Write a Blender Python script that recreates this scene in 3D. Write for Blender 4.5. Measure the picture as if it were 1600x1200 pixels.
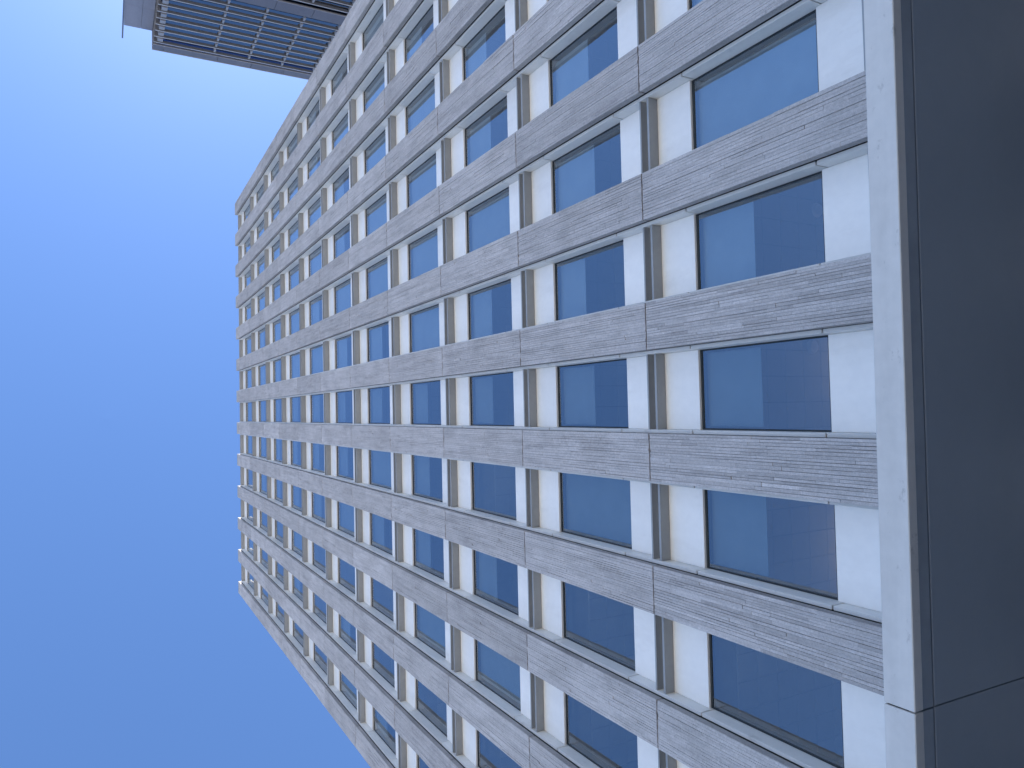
import bpy, bmesh, math, random
from mathutils import Matrix, Vector

for o in list(bpy.data.objects):
    bpy.data.objects.remove(o)
SC = bpy.context.scene
COL = SC.collection
random.seed(7)

# ------------------------------------------------------------------ camera
P = 2.041                    # bay pitch of the stone facade (m)
H = 4.0                      # storey height (m)
PW = 0.361 * P               # pier width
CAMPOS = Vector((-13.8707, -7.3727, 1.60))
ZR = CAMPOS.z + 49.0694      # height of facade level 0
RIGHT = Vector((0.99914044, 0.00289277, -0.04135241))
FWD = Vector((0.03487341, 0.48064665, 0.87622066))
UP = Vector((0.0224106, -0.87690959, 0.48013262))
cam = bpy.data.cameras.new("camera")
camo = bpy.data.objects.new("camera", cam)
COL.objects.link(camo)
cam.sensor_fit = 'HORIZONTAL'
cam.sensor_width = 36.0
cam.lens = 1155.0 / 1600.0 * 36.0
cam.clip_start = 0.05
cam.clip_end = 5000.0
m = Matrix((-UP, RIGHT, -FWD)).transposed().to_4x4()   # held sideways: building's up is picture left
m.translation = CAMPOS
camo.matrix_world = m
SC.camera = camo

# ------------------------------------------------------------------ sky and sun
SUN_DIR = Vector((0.71, 0.13, 0.84)).normalized()
elev = math.asin(SUN_DIR.z)
world = bpy.data.worlds.new("World")
SC.world = world
world.use_nodes = True
nt = world.node_tree
nt.nodes.clear()
sky = nt.nodes.new("ShaderNodeTexSky")
sky.sky_type = 'NISHITA'
sky.sun_disc = False
sky.sun_elevation = elev
sky.sun_rotation = math.atan2(SUN_DIR.x, SUN_DIR.y)
sky.altitude = 0.0
sky.air_density = 1.0
sky.dust_density = 0.26
sky.ozone_density = 10.0
bg = nt.nodes.new("ShaderNodeBackground")
bg.inputs["Strength"].default_value = 0.13
wo = nt.nodes.new("ShaderNodeOutputWorld")
nt.links.new(sky.outputs["Color"], bg.inputs["Color"])
nt.links.new(bg.outputs["Background"], wo.inputs["Surface"])

sun = bpy.data.lights.new("sun", 'SUN')
sun.energy = 5.0
sun.angle = math.radians(0.53)
sun.color = (1.0, 0.95, 0.88)
suno = bpy.data.objects.new("sun", sun)
COL.objects.link(suno)
suno.rotation_euler = SUN_DIR.to_track_quat('Z', 'Y').to_euler()
suno.location = (60, 40, 120)

SC.view_settings.view_transform = 'Standard'
SC.view_settings.look = 'None'
SC.view_settings.gamma = 1.0
SC.view_settings.use_curve_mapping = False
SC.view_settings.exposure = 1.18
SC.cycles.max_bounces = 10
SC.cycles.diffuse_bounces = 5
SC.cycles.glossy_bounces = 5
SC.cycles.transparent_max_bounces = 12


# ------------------------------------------------------------------ materials
def newmat(name):
    mt = bpy.data.materials.new(name)
    mt.use_nodes = True
    t = mt.node_tree
    b = t.nodes["Principled BSDF"]
    return mt, t, b


def N(t, kind, **kw):
    n = t.nodes.new(kind)
    for k, v in kw.items():
        setattr(n, k, v)
    return n


def coords(t, shift=True):
    """object coordinates moved by a per-object random offset"""
    tc = N(t, "ShaderNodeTexCoord")
    if not shift:
        return tc.outputs["Object"]
    oi = N(t, "ShaderNodeObjectInfo")
    mul = N(t, "ShaderNodeMath", operation='MULTIPLY')
    mul.inputs[1].default_value = 57.0
    t.links.new(oi.outputs["Random"], mul.inputs[0])
    ad = N(t, "ShaderNodeVectorMath", operation='ADD')
    t.links.new(tc.outputs["Object"], ad.inputs[0])
    t.links.new(mul.outputs[0], ad.inputs[1])
    return ad.outputs[0]


def noise(t, vec, scale, detail=4, rough=0.55, stretch=None):
    if stretch:
        mp = N(t, "ShaderNodeMapping")
        mp.inputs["Scale"].default_value = stretch
        t.links.new(vec, mp.inputs["Vector"])
        vec = mp.outputs[0]
    n = N(t, "ShaderNodeTexNoise")
    n.inputs["Scale"].default_value = scale
    n.inputs["Detail"].default_value = detail
    n.inputs["Roughness"].default_value = rough
    t.links.new(vec, n.inputs["Vector"])
    return n.outputs["Fac"]


def rng(t, val, a, b, lo=0.3, hi=0.7):
    r = N(t, "ShaderNodeMapRange")
    r.inputs["From Min"].default_value = lo
    r.inputs["From Max"].default_value = hi
    r.inputs["To Min"].default_value = a
    r.inputs["To Max"].default_value = b
    t.links.new(val, r.inputs["Value"])
    return r.outputs[0]


def mulv(t, a, b):
    n = N(t, "ShaderNodeMath", operation='MULTIPLY')
    for i, v in enumerate((a, b)):
        if isinstance(v, (int, float)):
            n.inputs[i].default_value = v
        else:
            t.links.new(v, n.inputs[i])
    return n.outputs[0]


def tint(t, color, val):
    """colour x scalar"""
    n = N(t, "ShaderNodeVectorMath", operation='SCALE')
    n.inputs[0].default_value = color[:3]
    t.links.new(val, n.inputs["Scale"])
    return n.outputs[0]


def mixc(t, fac, a, b):
    n = N(t, "ShaderNodeMix", data_type='RGBA')
    for s, v in ((0, fac), (6, a), (7, b)):
        if isinstance(v, (int, float)):
            n.inputs[s].default_value = v
        elif isinstance(v, tuple):
            n.inputs[s].default_value = v + (1.0,) if len(v) == 3 else v
        else:
            t.links.new(v, n.inputs[s])
    return n.outputs[2]


def bump(t, b, h, strength, dist):
    n = N(t, "ShaderNodeBump")
    n.inputs["Strength"].default_value = strength
    n.inputs["Distance"].default_value = dist
    t.links.new(h, n.inputs["Height"])
    t.links.new(n.outputs[0], b.inputs["Normal"])


def objrand(t, a, b):
    oi = N(t, "ShaderNodeObjectInfo")
    return rng(t, oi.outputs["Random"], a, b, 0.0, 1.0)


def mat_stone():
    mt, t, b = newmat("split_stone")
    v = coords(t)
    big = rng(t, noise(t, v, 1.1, 4), 0.90, 1.09)
    streak = rng(t, noise(t, v, 3.0, 3, 0.6, (3.0, 3.0, 0.35)), 0.93, 1.06)
    fine = rng(t, noise(t, v, 60.0, 5, 0.7), 0.80, 1.18)
    speck = rng(t, noise(t, v, 22.0, 3, 0.5), 0.92, 1.10)
    att = N(t, "ShaderNodeAttribute", attribute_name="tint")
    f = mulv(t, mulv(t, big, streak), mulv(t, fine, speck))
    f = mulv(t, f, att.outputs["Fac"])
    f = mulv(t, f, objrand(t, 0.91, 1.07))
    pits = rng(t, noise(t, v, 16.0, 5, 0.75), 0.72, 1.0, 0.30, 0.40)
    stain = rng(t, noise(t, v, 2.2, 5, 0.7, (2.5, 2.5, 0.5)), 0.84, 1.0, 0.36, 0.52)
    f = mulv(t, f, mulv(t, pits, stain))
    c1 = tint(t, (0.475, 0.45, 0.44), f)
    # pale lime bloom in blotches
    lime = rng(t, noise(t, v, 7.0, 6, 0.65), 0.0, 0.45, 0.62, 0.80)
    c2 = mixc(t, lime, c1, (0.56, 0.55, 0.55))
    t.links.new(c2, b.inputs["Base Color"])
    b.inputs["Roughness"].default_value = 0.9
    b.inputs["Specular IOR Level"].default_value = 0.25
    bump(t, b, noise(t, v, 70.0, 5, 0.7), 0.5, 0.004)
    return mt


def mat_strip():
    """same stone, on strips that are objects of their own (no vertex tint)"""
    mt = MAT['stone'].copy()
    mt.name = "split_stone_strip"
    t = mt.node_tree
    att = [n for n in t.nodes if n.type == 'ATTRIBUTE'][0]
    tgt = [l.to_socket for l in t.links if l.from_node == att][0]
    t.links.new(objrand(t, 0.955, 1.045), tgt)
    tc = [n for n in t.nodes if n.type == 'TEX_COORD'][0]
    geo = N(t, "ShaderNodeNewGeometry")
    for l in list(t.links):
        if l.from_node == tc:
            t.links.new(geo.outputs["Position"], l.to_socket)
    return mt


def mat_metal(name, col, rough, spec=0.5, dirt=0.08, streak=(1, 1, 0.2), metallic=0.0, rnd=(0.97, 1.03)):
    mt, t, b = newmat(name)
    v = coords(t)
    d = rng(t, noise(t, v, 1.6, 4, 0.6, streak), 1.0 - dirt, 1.0 + dirt * 0.4)
    d2 = rng(t, noise(t, v, 9.0, 4, 0.6), 1.0 - dirt * 0.5, 1.0 + dirt * 0.2)
    f = mulv(t, mulv(t, d, d2), objrand(t, *rnd))
    t.links.new(tint(t, col, f), b.inputs["Base Color"])
    t.links.new(rng(t, noise(t, v, 5.0, 3), rough - 0.06, rough + 0.08), b.inputs["Roughness"])
    b.inputs["Specular IOR Level"].default_value = spec
    b.inputs["Metallic"].default_value = metallic
    return mt


def mat_glass(name, ior, tintc, rough=0.0, wave=0.0006):
    mt, t, b = newmat(name)
    t.nodes.remove(b)
    out = [n for n in t.nodes if n.type == 'OUTPUT_MATERIAL'][0]
    fr0 = N(t, "ShaderNodeFresnel")
    fr0.inputs["IOR"].default_value = ior
    # both faces of the pane together: 2R / (1 + R), given to the outer face
    two = mulv(t, fr0.outputs[0], 2.0)
    one = N(t, "ShaderNodeMath", operation='ADD')
    one.inputs[1].default_value = 1.0
    t.links.new(fr0.outputs[0], one.inputs[0])
    dv = N(t, "ShaderNodeMath", operation='DIVIDE')
    t.links.new(two, dv.inputs[0])
    t.links.new(one.outputs[0], dv.inputs[1])
    geo = N(t, "ShaderNodeNewGeometry")
    inv = N(t, "ShaderNodeMath", operation='SUBTRACT')
    inv.inputs[0].default_value = 1.0
    t.links.new(geo.outputs["Backfacing"], inv.inputs[1])
    fr = N(t, "ShaderNodeMath", operation='MULTIPLY')
    t.links.new(dv.outputs[0], fr.inputs[0])
    t.links.new(inv.outputs[0], fr.inputs[1])
    tr = N(t, "ShaderNodeBsdfTransparent")
    tr.inputs["Color"].default_value = tintc + (1,)
    gl = N(t, "ShaderNodeBsdfGlossy")
    gl.inputs["Roughness"].default_value = rough
    gl.inputs["Color"].default_value = (0.93, 0.97, 1.0, 1)
    mx = N(t, "ShaderNodeMixShader")
    t.links.new(fr.outputs[0], mx.inputs[0])
    t.links.new(tr.outputs[0], mx.inputs[1])
    t.links.new(gl.outputs[0], mx.inputs[2])
    t.links.new(mx.outputs[0], out.inputs["Surface"])
    v = coords(t)
    bp = N(t, "ShaderNodeBump")
    bp.inputs["Strength"].default_value = 0.35
    bp.inputs["Distance"].default_value = wave
    t.links.new(noise(t, v, 1.3, 1, 0.3), bp.inputs["Height"])
    t.links.new(bp.outputs[0], gl.inputs["Normal"])
    return mt


def mat_plain(name, col, rough=0.7, var=0.06, scale=3.0, spec=0.3):
    mt, t, b = newmat(name)
    v = coords(t)
    f = mulv(t, rng(t, noise(t, v, scale, 4), 1 - var, 1 + var), objrand(t, 1 - var * .6, 1 + var * .6))
    t.links.new(tint(t, col, f), b.inputs["Base Color"])
    b.inputs["Roughness"].default_value = rough
    b.inputs["Specular IOR Level"].default_value = spec
    return mt


def mat_paving():
    mt, t, b = newmat("paving")
    v = coords(t, False)
    f = mulv(t, rng(t, noise(t, v, 0.05, 3), 0.85, 1.12), rng(t, noise(t, v, 4.0, 5), 0.9, 1.1))
    t.links.new(tint(t, (0.38, 0.35, 0.315), f), b.inputs["Base Color"])
    b.inputs["Roughness"].default_value = 0.9
    return mt


MAT = {}
MAT['stone'] = mat_stone()
MAT['strip'] = mat_strip()
MAT['white'] = mat_metal("white_enamel", (0.91, 0.885, 0.84), 0.34, 0.5, 0.06)
MAT['jamb'] = mat_metal("jamb_metal", (0.70, 0.69, 0.66), 0.42, 0.45, 0.10)
MAT['ledge'] = mat_metal("ledge_metal", (0.33, 0.34, 0.345), 0.42, 0.45, 0.12, (0.3, 1, 1))
MAT['frame'] = mat_metal("dark_frame", (0.035, 0.04, 0.042), 0.4, 0.4, 0.15)
MAT['glass'] = mat_glass("window_glass", 2.3, (0.86, 0.92, 0.95))
MAT['core'] = mat_plain("dark_core", (0.05, 0.05, 0.05), 0.9)
MAT['interior'] = mat_plain("interior_plaster", (0.50, 0.50, 0.48))
MAT['tile'] = mat_plain("ceiling_tile", (0.62, 0.61, 0.58), 0.8, 0.04)
MAT['blind'] = mat_plain("blind_fabric", (0.21, 0.235, 0.24), 0.85, 0.05)
MAT['blind_sky_paled'] = mat_plain("sky_paled_blind", (0.31, 0.345, 0.37), 0.85, 0.05)  # fabric paled to stand in for brighter sky reflected in the right-hand panes
MAT['fascia'] = mat_metal("fascia_aluminium", (0.74, 0.69, 0.63), 0.42, 0.5, 0.12, (0.15, 2.0, 2.0))
def add_grime(mt, col, scale, lo, hi, amount, stretch):
    t = mt.node_tree
    b = t.nodes["Principled BSDF"]
    src = b.inputs["Base Color"].links[0].from_socket
    v = coords(t)
    g = rng(t, noise(t, v, scale, 6, 0.7, stretch), 0.0, amount, lo, hi)
    t.links.new(mixc(t, g, src, col), b.inputs["Base Color"])


add_grime(MAT['fascia'], (0.20, 0.17, 0.14), 5.0, 0.62, 0.80, 0.7, (1.0, 1.0, 1.6))
add_grime(MAT['white'], (0.42, 0.38, 0.32), 1.3, 0.56, 0.80, 0.2, (1.6, 1.0, 0.5))
add_grime(MAT['jamb'], (0.30, 0.27, 0.23), 2.5, 0.60, 0.80, 0.5, (1.0, 1.0, 0.6))
MAT['soffit'] = mat_metal("soffit_metal", (0.33, 0.36, 0.39), 0.5, 0.3, 0.03, (1, 1, 1))
MAT['trim'] = mat_metal("soffit_trim", (0.35, 0.375, 0.40), 0.5, 0.3, 0.14, (0.6, 1, 1))
MAT['blade'] = mat_metal("louver_metal", (0.13, 0.14, 0.165), 0.45, 0.5, 0.08, (1, 0.2, 1))
MAT['parapet'] = mat_metal("tower_panel", (0.15, 0.15, 0.17), 0.5, 0.4, 0.10)
MAT['shaft'] = mat_metal("tower_shaft_panel", (0.27, 0.265, 0.30), 0.5, 0.4, 0.12)
MAT['cope'] = mat_metal("coping_stone", (0.40, 0.39, 0.38), 0.8, 0.2, 0.1)
MAT['lit_edge'] = mat_metal("lit_edge_metal", (0.42, 0.43, 0.46), 0.45, 0.5, 0.08)  # sky light on the blades' front edges, put into a paler colour
MAT['bracket'] = mat_metal("bracket_metal", (0.29, 0.30, 0.33), 0.5, 0.4, 0.08)
MAT['tglass'] = mat_glass("tower_glass", 2.2, (0.12, 0.2, 0.34))
MAT['paving'] = mat_paving()
_b, _t, _p = newmat("lamp_bulb")
_p.inputs["Base Color"].default_value = (0.9, 0.85, 0.75, 1)
_p.inputs["Emission Color"].default_value = (1.0, 0.75, 0.5, 1)
_p.inputs["Emission Strength"].default_value = 3.0
MAT['bulb'] = _b


# ------------------------------------------------------------------ mesh helpers
def box_bm(bm, x0, x1, y0, y1, z0, z1, bev=0.0):
    vs = [bm.verts.new((x, y, z)) for x in (x0, x1) for y in (y0, y1) for z in (z0, z1)]
    fs = []
    for q in ((0, 1, 3, 2), (4, 6, 7, 5), (0, 4, 5, 1), (2, 3, 7, 6), (0, 2, 6, 4), (1, 5, 7, 3)):
        fs.append(bm.faces.new([vs[i] for i in q]))
    if bev > 0:
        es = list({e for f in fs for e in f.edges})
        bmesh.ops.bevel(bm, geom=es, offset=bev, segments=1, affect='EDGES', clamp_overlap=True)
    return fs


CACHE = {}


def mesh_of(name, bm, mat):
    me = bpy.data.meshes.new(name)
    bmesh.ops.recalc_face_normals(bm, faces=bm.faces[:])
    bm.to_mesh(me)
    bm.free()
    me.materials.append(MAT[mat])
    return me


def link(name, me, parent=None, loc=(0, 0, 0), rot=None, scl=None):
    o = bpy.data.objects.new(name, me)
    COL.objects.link(o)
    if parent is not None:
        o.parent = parent
        pl = getattr(parent, "_abs", None)
    o.location = loc
    if rot:
        o.rotation_euler = rot
    if scl:
        o.scale = scl
    return o


def box(name, mat, parent, x0, x1, y0, y1, z0, z1, bev=0.0, origin=None):
    """box object; mesh shared between equal sizes; origin at its centre. parents sit at the world origin or are given by origin"""
    dx, dy, dz = x1 - x0, y1 - y0, z1 - z0
    key = (name, mat, round(dx, 4), round(dy, 4), round(dz, 4), bev)
    me = CACHE.get(key)
    if me is None:
        bm = bmesh.new()
        box_bm(bm, -dx / 2, dx / 2, -dy / 2, dy / 2, -dz / 2, dz / 2, bev)
        me = CACHE[key] = mesh_of(name, bm, mat)
    c = Vector(((x0 + x1) / 2, (y0 + y1) / 2, (z0 + z1) / 2))
    if parent is not None:
        c = c - wpos(parent)
    return link(name, me, parent, c)


def wpos(o):
    p = Vector((0, 0, 0))
    while o is not None:
        p += o.location
        o = o.parent
    return p


def thing(name, label, cat, loc=(0, 0, 0), group=None):
    o = bpy.data.objects.new(name, None)
    COL.objects.link(o)
    o.location = loc
    o["label"] = label
    o["category"] = cat
    if group:
        o["group"] = group
    return o


# ------------------------------------------------------------------ ground
bm = bmesh.new()
G = 3000.0
n = 24
vs = [[bm.verts.new(((i / n - .5) * 2 * G, (j / n - .5) * 2 * G, 0)) for j in range(n + 1)] for i in range(n + 1)]
for i in range(n):
    for j in range(n):
        bm.faces.new((vs[i][j], vs[i + 1][j], vs[i + 1][j + 1], vs[i][j + 1]))
ground = link("ground", mesh_of("ground", bm, 'paving'))
ground["kind"] = "structure"

# ------------------------------------------------------------------ stone office building
BLD = thing("office_building", "office building of grey split stone piers with white panels and blue windows", "building",
            (-6.18 * P, 0, 0))
LV = [-0.31, 0.83, 1.945, 2.96, 3.975, 4.99, 6, 7, 8, 9, 10, 11]     # storey lines, in storeys below level 0
NB, NS = 12, 11
D_STONE = 0.063 * P
D_LIP = 0.079 * P
D_PANEL = 0.178 * P
D_GLASS = 0.203 * P
LIPW = 0.027 * P
D_LEDGE = 0.086 * P


def zv(v):
    return ZR - v * H


TOPV = -0.39
rs = random.Random(11)


def strip_rows(width, height, seed):
    """split stone coursing running up the pier: rows of (x0,x1,[(z0,z1,proud,tint)])"""
    r = random.Random(seed)
    xs = [0.0]
    while xs[-1] < width - 0.028:
        xs.append(xs[-1] + r.choice((0.034, 0.038, 0.042, 0.042, 0.046, 0.052)))
    k = width / xs[-1]
    xs = [x * k for x in xs]
    out = []
    for a, b in zip(xs, xs[1:]):
        z = 0.0
        cuts = [0.0]
        while True:
            z += r.uniform(0.25, 1.7)
            if z > height - 0.2:
                break
            cuts.append(z)
        cuts.append(height)
        g = r.choice((0.0025, 0.003, 0.004))
        rowp = r.uniform(-0.0025, 0.0025)
        pcs = []
        for c, d in zip(cuts, cuts[1:]):
            pr = 0.014 + rowp + r.uniform(-0.003, 0.003)
            if r.random() < 0.05:
                pr += r.choice((-0.008, 0.007))
            pcs.append((c, d, max(0.002, pr), r.gauss(1.0, 0.028), r.choice((-.0012, -.001, 0, 0.0008, 0.0018, 0.003)), r.choice((-.0012, -.001, 0, 0.0008, 0.0018, 0.003)), r.choice((0.0004, 0.0006, 0.0008, 0.0024))))
        out.append((a + g / 2, b - g / 2, pcs))
    return out


STRIP_D = 0.022     # strips stand in front of the slab, whose face lies this deep


def panel_mesh(height, seed, with_strips=True):
    bm = bmesh.new()
    lay = bm.faces.layers.float.new("tint")
    box_bm(bm, -PW / 2, PW / 2, STRIP_D, D_STONE, 0, height, 0)
    for f in bm.faces:
        f[lay] = 0.75
    if with_strips:
        for x0, x1, pcs in strip_rows(PW, height, seed):
            for z0, z1, pr, tn, ja, jb, e in pcs:
                for f in box_bm(bm, x0 - PW / 2 + ja, x1 - PW / 2 - jb, STRIP_D - pr, STRIP_D + 0.004, z0 + e, z1 - e, 0):
                    f[lay] = tn
    return mesh_of("stone_panel", bm, 'stone')


PJ = 0.026       # open joint between stacked stone panels
STDH = H - PJ
panel_variants = [panel_mesh(STDH, 100 + i) for i in range(9)]
bare_panel = panel_mesh(STDH, 1, False)
unit = bmesh.new()
box_bm(unit, -.5, .5, -.5, .5, -.5, .5)
strip_me = mesh_of("stone_strip", unit, 'strip')
NEAR = {(6, 10), (7, 10), (8, 10)}
strip_count = 0
for p in range(NB + 1):
    xr = -p * P                       # right-hand edge
    xc = xr - PW / 2
    core = box("stone_pier", 'core', BLD, xr - PW + 0.022, xr - 0.022, D_STONE + 0.002, 0.34 * P, 0.0, zv(TOPV) - 0.05)
    cz = wpos(core)
    levels = [TOPV] + LV[1:] + [zv(0) / H]
    for k in range(len(levels) - 1):
        zt, zb = zv(levels[k]), zv(levels[k + 1])
        if k == 0:
            zt -= 0.42
        hgt = zt - zb - PJ
        near = (p, k) in NEAR
        me = bare_panel if near else panel_variants[(p * 5 + k * 3 + (p * k) % 4) % len(panel_variants)]
        z0 = zb + PJ / 2
        flip = (p + 2 * k) % 3 == 0 and not near
        loc = Vector((xc, 0, z0 + (hgt if flip else 0))) - cz
        o = link("stone_panel", me, core, loc, (0, math.pi, 0) if flip else None, (1, 1, hgt / STDH))
        if near:
            for x0, x1, pcs in strip_rows(PW, hgt, 500 + p * 20 + k):
                for a, b, pr, tn, ja, jb, e in pcs:
                    y0, y1 = STRIP_D - pr, STRIP_D + 0.004
                    link("stone_strip", strip_me, core,
                         Vector((xc - PW / 2 + (x0 + ja + x1 - jb) / 2, (y0 + y1) / 2, z0 + (a + b) / 2)) - cz, None,
                         (x1 - x0 - ja - jb, y1 - y0, b - a - 2 * e))
                    strip_count += 1
    zt = zv(TOPV)
    box("coping_block", 'cope', core, xr - PW, xr, 0.004, D_STONE + 0.06, zt - 0.42, zt, 0.006)

# jambs, panels, ledges, windows bay by bay
jamb_jobs = []
BLIND = {}
for b in range(NB):
    for k in range(NS):
        BLIND[(b, k)] = rs.choice((0.97, 0.97, 0.5, 0.97, 0.44, 0.97) if b <= 5 else ((0.42, 0.45, 0.47, 0.97, 0.44, 0.0, 0.35, 0.46) if b <= 8 else (0.0, 0.0, 0.45, 0.97, 0.0)))  # fuller at right, fewer at left: imitates the sky reflection's gradient across the panes
BLIND.update({(6, 10): .46, (7, 10): .46, (5, 10): .44, (4, 10): .97, (8, 10): 0.0, (6, 9): .47, (5, 9): .38,
              (4, 9): .55, (7, 9): .97, (8, 9): 0.0, (3, 9): .5})
for b in range(NB):
    xl = -(b + 1) * P                 # right edge of the left pier = left side of the bay
    xr = -b * P - PW                  # left edge of the right pier
    il, ir = xl + LIPW, xr - LIPW     # clear opening
    for k in range(NS + 1):
        v = LV[k]
        h = (LV[k + 1] - v) if k < NS else 1.0
        hp = (v - LV[k - 1]) if k > 0 else 0
        # two stacked ledges on the storey line
        g = 0.003
        zu = zv(v - 0.045)
        box("ledge", 'ledge', BLD, il + g, ir - g, D_LEDGE, D_PANEL - 0.004, zu, zu + 0.036, 0.003)
        zl = zv(v + 0.003)
        box("ledge", 'ledge', BLD, il + g, ir - g, D_LEDGE + 0.004, D_PANEL - 0.004, zl, zl + 0.047, 0.003)
        if k == NS:
            break
        zhead, zsill = zv(v + 0.190 * h), zv(v + 0.757 * h)
        ztop = zv(v) if k else zv(v) + 0.05
        # white panel above the window head (up behind the ledges) and below the sill
        box("spandrel_panel", 'white', BLD, il + 0.002, ir - 0.002, D_PANEL, D_PANEL + 0.075, zhead, zv(v - 0.02) - 0.003, 0.003)
        box("spandrel_panel", 'white', BLD, il + 0.002, ir - 0.002, D_PANEL, D_PANEL + 0.075, zv(v + h - 0.02) + 0.003, zsill, 0.003)
        # window: dark frame ring > pane, blind
        fw, fy0, fy1 = 0.035, D_GLASS - 0.012, D_GLASS + 0.05
        key = ("win", round(h, 3))
        ww, wh = ir - il - 0.006, zhead - zsill - 0.004
        if key not in CACHE:
            bm = bmesh.new()
            box_bm(bm, -ww / 2, -ww / 2 + fw * .6, fy0, fy1, -wh / 2, wh / 2)
            box_bm(bm, ww / 2 - fw * .6, ww / 2, fy0, fy1, -wh / 2, wh / 2)
            box_bm(bm, -ww / 2 + fw * .6, ww / 2 - fw * .6, fy0, fy1, wh / 2 - fw, wh / 2)
            box_bm(bm, -ww / 2 + fw * .6, ww / 2 - fw * .6, fy0, fy1, -wh / 2, -wh / 2 + fw)
            CACHE[key] = mesh_of("window", bm, 'frame')
        wc = Vector(((il + ir) / 2, 0, (zhead + zsill) / 2))
        w = link("window", CACHE[key], BLD, wc - wpos(BLD))
        box("glass_pane", 'glass', w, il + 0.004 + fw * .6, ir - 0.004 - fw * .6, D_GLASS, D_GLASS + 0.024,
            zsill + fw, zhead - fw)
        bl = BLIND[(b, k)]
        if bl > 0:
            box("roller_blind", 'blind_sky_paled' if b <= 5 else 'blind', w, il + 0.05, ir - 0.05, D_GLASS + 0.115, D_GLASS + 0.12,
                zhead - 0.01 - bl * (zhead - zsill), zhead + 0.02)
        # jamb casings both sides, jointed at head and sill
        jv = [v + h * 0.203, v + h * 0.777, v + h * 1.203 if k < NS - 1 else v + h * 1.1]
        segs = [(jv[0], jv[1]), (jv[1], LV[k + 1] + 0.203 * ((LV[k + 2] - LV[k + 1]) if k + 2 < len(LV) else 1))]
        if k == 0:
            segs.insert(0, (v - 0.05, jv[0]))
        for a, c in segs:
            za, zc = zv(a) - 0.011, zv(c) + 0.011
            jamb_jobs.append((xl + 0.001, il, zc, za))
            jamb_jobs.append((ir, xr - 0.001, zc, za))


def screen_size(j):
    q = Vector(((j[0] + j[1]) / 2, D_LIP, (j[2] + j[3]) / 2)) - CAMPOS
    d = q.dot(FWD)
    x, y = q.dot(UP) / d * 1155, q.dot(RIGHT) / d * 1155
    inside = abs(x) < 840 and abs(y) < 640
    return (1 if inside else 0.2) / q.length


jamb_jobs.sort(key=screen_size, reverse=True)
for j in jamb_jobs[:300]:
    box("jamb_casing", 'jamb', BLD, j[0], j[1], D_LIP, D_GLASS + 0.06, j[2], j[3], 0.004)
bm = bmesh.new()
for j in jamb_jobs[300:]:
    box_bm(bm, j[0], j[1], D_LIP, D_GLASS + 0.06, j[2], j[3], 0.0)
rest = link("jamb_casing", mesh_of("jamb_casing", bm, 'jamb'), BLD, -wpos(BLD))
rest["kind"] = "stuff"

# inside: slabs with ceilings, back wall, side walls, roof
XL, XR = -NB * P - PW, 0.0
DEEP = 9.5
Y_IN = D_GLASS + 0.07
for k in range(NS + 1):
    v = LV[k]
    h = (LV[k + 1] - v) if k < NS else 1.0
    zc = zv(v + 0.150 * h)
    top = zv(v - 0.02)
    box("floor_slab", 'interior', BLD, XL + 0.1, XR - 0.1, Y_IN + 0.18, DEEP, zc + 0.03, top)
    if k < NS:
        # bulkhead and sill wall closing the slab edge behind the white panels
        box("slab_edge", 'interior', BLD, XL + 0.1, XR - 0.1, Y_IN, Y_IN + 0.178, zv(v + 0.17 * h), top + 0.02)
    if k < NS:
        box("sill_wall", 'interior', BLD, XL + 0.1, XR - 0.1, Y_IN, Y_IN + 0.12, zv(v + h - 0.022), zv(v + 0.765 * h))
T = 0.43
bm = bmesh.new()
for k in range(6, NS):
    zc = zv(LV[k] + 0.150)
    i = 0
    x = XL + 0.2
    while x + T < XR:
        y = Y_IN + 0.2
        while y + T < 6.5:
            nearc = k == 10 and -19.0 < x < -9.0 and y > 1.4
            if nearc:
                box("ceiling_tile", 'tile', BLD, x + 0.006, x + T - 0.006, y + 0.006, y + T - 0.006, zc, zc + 0.022)
            elif y > 1.0:
                box_bm(bm, x + 0.006, x + T - 0.006, y + 0.006, y + T - 0.006, zc, zc + 0.022)
            y += T
        x += T
far = link("ceiling_tile", mesh_of("ceiling_tile", bm, 'tile'), BLD, -wpos(BLD))
far["kind"] = "stuff"
for dx, dy in ((0.95, 3.06), (-0.45, 3.95), (3.3, 3.3)):
    bm = bmesh.new()
    zc = zv(10.15)
    bmesh.ops.create_cone(bm, cap_ends=True, segments=24, radius1=0.10, radius2=0.13, depth=0.05)
    link("ceiling_fitting", mesh_of("ceiling_fitting", bm, 'white'), BLD,
         Vector((CAMPOS.x + dx, dy, zc - 0.026)) - wpos(BLD))
for lx, ly, en in ((-13.20, 4.25, 2.2), (-16.30, 4.25, 3.4), (-8.15, 4.25, 2.0)):     # warm lamps lit in the nearest rooms
    bm = bmesh.new()
    bmesh.ops.create_uvsphere(bm, u_segments=16, v_segments=10, radius=0.06)
    zl = zv(10.15) - 0.55
    lp = link("pendant_lamp", mesh_of("pendant_lamp", bm, 'bulb'), BLD, Vector((lx, ly, zl)) - wpos(BLD))
    box("lamp_cord", 'frame', lp, lx - 0.004, lx + 0.004, ly - 0.004, ly + 0.004, zl + 0.058, zv(10.15))
    ld = bpy.data.lights.new("lamp_glow", 'POINT')
    ld.energy = en
    ld.color = (1.0, 0.66, 0.36)
    ld.shadow_soft_size = 0.06
    lo = bpy.data.objects.new("lamp_glow", ld)
    COL.objects.link(lo)
    lo.parent = lp
    lo.location = (0, -0.12, 0)
box("back_wall", 'interior', BLD, XL + 0.1, XR - 0.1, DEEP + 0.002, DEEP + 0.3, 0, zv(-0.3))
for xa, xb in ((XL + 0.002, XL + 0.098), (XR - 0.098, XR - 0.002)):
    box("side_wall", 'parapet', BLD, xa, xb, 0.345 * P, DEEP + 0.3, 0, zv(-0.35))
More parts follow.
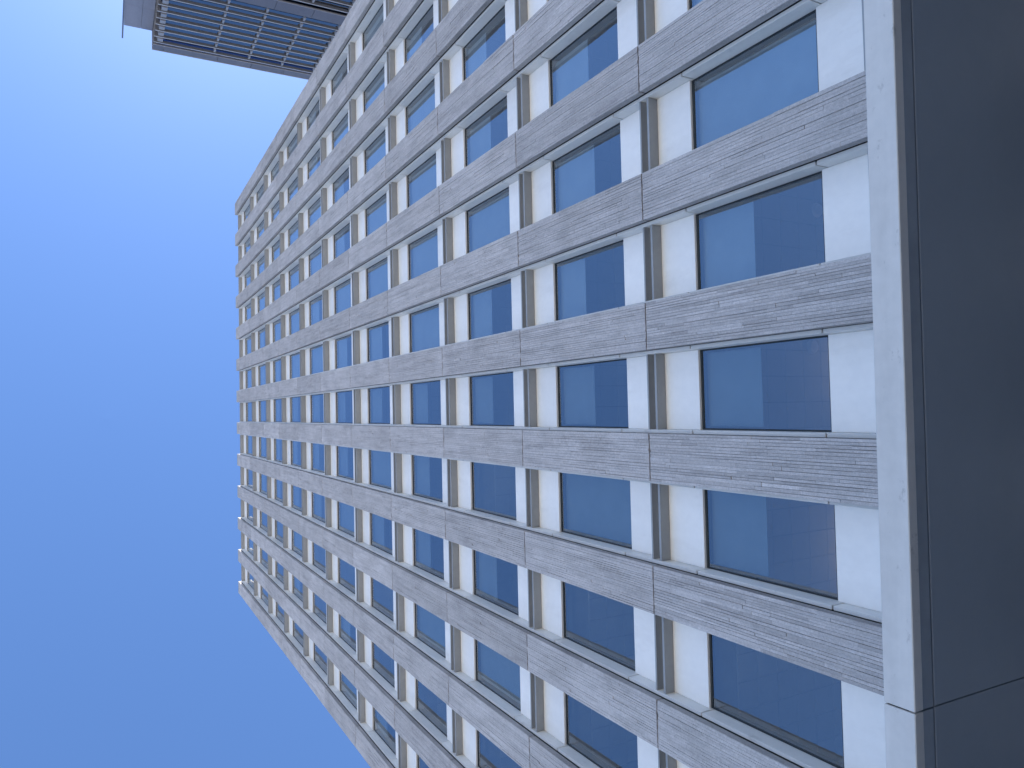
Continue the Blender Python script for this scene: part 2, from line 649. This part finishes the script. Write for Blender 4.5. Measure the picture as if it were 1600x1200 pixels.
box("roof_slab", 'parapet', BLD, XL + 0.1, XR - 0.1, 0.345 * P, DEEP + 0.3, zv(-0.3) + 0.004, zv(-0.36))
box("ground_floor_wall", 'core', BLD, XL + 0.1, XR - 0.1, D_PANEL, 0.33 * P, 0, zv(11.06), 0.0)

# ------------------------------------------------------------------ canopy over the pavement
YAW = 0.9
CZ = CAMPOS.z + 3.30
can = thing("entrance_canopy", "metal entrance canopy with pale fascia and dark underside at the right edge", "canopy",
            (CAMPOS.x, CAMPOS.y + 5.021, CZ))
can.rotation_euler.z = math.radians(YAW)
SEG = 5.80
JX = -2.205


def cbox(name, mat, x0, x1, y0, y1, z0, z1, bev):
    bm = bmesh.new()
    box_bm(bm, x0, x1, y0, y1, z0, z1, bev)
    c = Vector(((x0 + x1) / 2, (y0 + y1) / 2, (z0 + z1) / 2))
    for vv in bm.verts:
        vv.co -= c
    return link(name, mesh_of(name, bm, mat), can, c)


for i in range(-2, 4):
    a, c = JX + i * SEG + 0.006, JX + (i + 1) * SEG - 0.006
    cbox("fascia_panel", 'fascia', a, c, 0.0, 0.10, -0.004, 0.236, 0.006)
    cbox("edge_trim", 'trim', a, c, 0.104, 0.222, 0.0, 0.05, 0.004)
    cbox("soffit_panel", 'soffit', a - 0.002, c + 0.002, 0.246, 2.26, 0.004, 0.05, 0.005)
cbox("canopy_deck", 'core', JX - 2 * SEG, JX + 4 * SEG, 0.02, 2.26, 0.06, 0.22, 0.0)

# ------------------------------------------------------------------ louvered tower to the right
TU = 12.246
TF = -4.47
TZ = ZR + 8.10
TW, TDp = 16.0, 30.0
tow = thing("louvered_tower", "grey glass tower wrapped in horizontal louvers, seen past the stone building", "tower",
            (TU + TW / 2, TF + TDp / 2, 0))
PITCH = 0.886
MUL0, MULS = -4.05, 2.36
x0, x1, y0, y1 = TU, TU + TW, TF, TF + TDp
# glass body
box("glass_body", 'tglass', tow, x0 + 0.30, x1, y0 + 0.30, y1, 0, TZ - 0.2)
box("tower_core", 'core', tow, x0 + 0.75, x1 - 0.1, y0 + 0.75, y1 - 0.1, 0, TZ - 0.3)
# parapet in sections with joints
ys = [y0, MUL0 + 0.30] + [MUL0 + 0.30 + MULS * 1.5 + i * MULS for i in range(0, 11)]
ys = [min(y, y1) for y in ys]
for a, c in zip(ys, ys[1:]):
    if c - a > 0.05:
        box("parapet_panel", 'parapet', tow, x0, x0 + 0.12, a + 0.012, c - 0.012, TZ - 0.80, TZ - 0.02, 0.01)
box("parapet_coping", 'bracket', tow, x0 - 0.03, x0 + 0.32, y0 - 0.03, y1, TZ - 0.018, TZ + 0.05, 0.01)
box("parapet_coping", 'bracket', tow, x0 - 0.03 + 0.36, x1, y0 - 0.03, y0 + 0.32, TZ - 0.018, TZ + 0.05, 0.01)
box("parapet_trim", 'bracket', tow, x0 - 0.02, x0 + 0.05, y0 - 0.02, y1, TZ - 0.86, TZ - 0.805, 0.005)
for i in range(5):
    box("parapet_rail", 'parapet', tow, x0 + 0.30, x1, y0 - 0.01, y0 + 0.22, TZ - 0.16 - i * 0.15, TZ - 0.06 - i * 0.15, 0.01)
zone_top = TZ - 1.18
zone = 0
while zone_top > 12:
    nb = 9
    if zone > 2:
        nb = 9
    for i in range(nb):
        z = zone_top - i * PITCH
        bl = box("louver_blade", 'blade', tow, x0 + 0.012, x0 + 0.19, y0 + 0.012, y1, z - 0.055, z + 0.03, 0.008)
        box("louver_lit_edge", 'lit_edge', bl, x0 - 0.006, x0 + 0.010, y0, y1, z - 0.045, z + 0.04, 0.003)  # blade's front edge as a separate strip, paled for the sky light on it
        bl = box("louver_blade", 'blade', tow, x0 + 0.204, x1, y0 + 0.012, y0 + 0.19, z - 0.055, z + 0.03, 0.008)
        box("louver_lit_edge", 'lit_edge', bl, x0 + 0.012, x1, y0 - 0.006, y0 + 0.010, z - 0.045, z + 0.04, 0.003)
    # brackets between blades on each mullion line: one upright per zone
    ylist = [MUL0] + [MUL0 + MULS * 1.5 + i * MULS for i in range(0, 12)]
    for jn, ym in enumerate(ylist):
        if ym > y1:
            break
        w = 0.17 if jn == 0 else 0.065
        if zone < 2:
            for i in range(nb):
                z = zone_top - i * PITCH
                box("louver_bracket", 'bracket', tow, x0 + 0.07, x0 + 0.28, ym - w, ym + w, z - 0.50, z - 0.072, 0.01)
        else:
            box("louver_upright", 'bracket', tow, x0 + 0.205, x0 + 0.29, ym - w, ym + w, zone_top - nb * PITCH, zone_top, 0.01)
    zb = zone_top - nb * PITCH
    ys2 = [y0] + [MUL0 + 0.3 + MULS * 1.5 + i * MULS for i in range(0, 11)] + [y1]
    for a, c in zip(ys2, ys2[1:]):
        if c - a > 0.05:
            box("spandrel_band", 'parapet', tow, x0, x0 + 0.14, a + 0.01, c - 0.01, zb - 1.05, zb + 0.10, 0.01)
    box("band_trim", 'bracket', tow, x0 - 0.02, x0 + 0.06, y0 - 0.02, y1, zb - 1.12, zb - 1.056, 0.005)
    box("spandrel_band", 'parapet', tow, x0 + 0.30, x1, y0, y0 + 0.27, zb - 1.05, zb + 0.10, 0.01)
    zone_top = zb - 1.05 - 0.55
    zone += 1
# projecting panel-clad shaft on the tower's front
SX, SY = 13.40, -6.26
sz = ZR + 7.76
zt = sz
while zt > 1:
    zb = max(0, zt - 3.0)
    for a, c in ((SY, SY + 1.05), (SY + 1.05, TF - 0.01)):
        box("shaft_panel", 'shaft', tow, SX, SX + 4.0, a + 0.006, c - 0.006, zb + 0.012, zt, 0.006)
    zt = zb
box("corner_mast", 'blade', tow, SX - 0.05, SX + 0.05, SY - 0.11, SY - 0.015, sz - 6.0, sz + 1.95, 0.01)
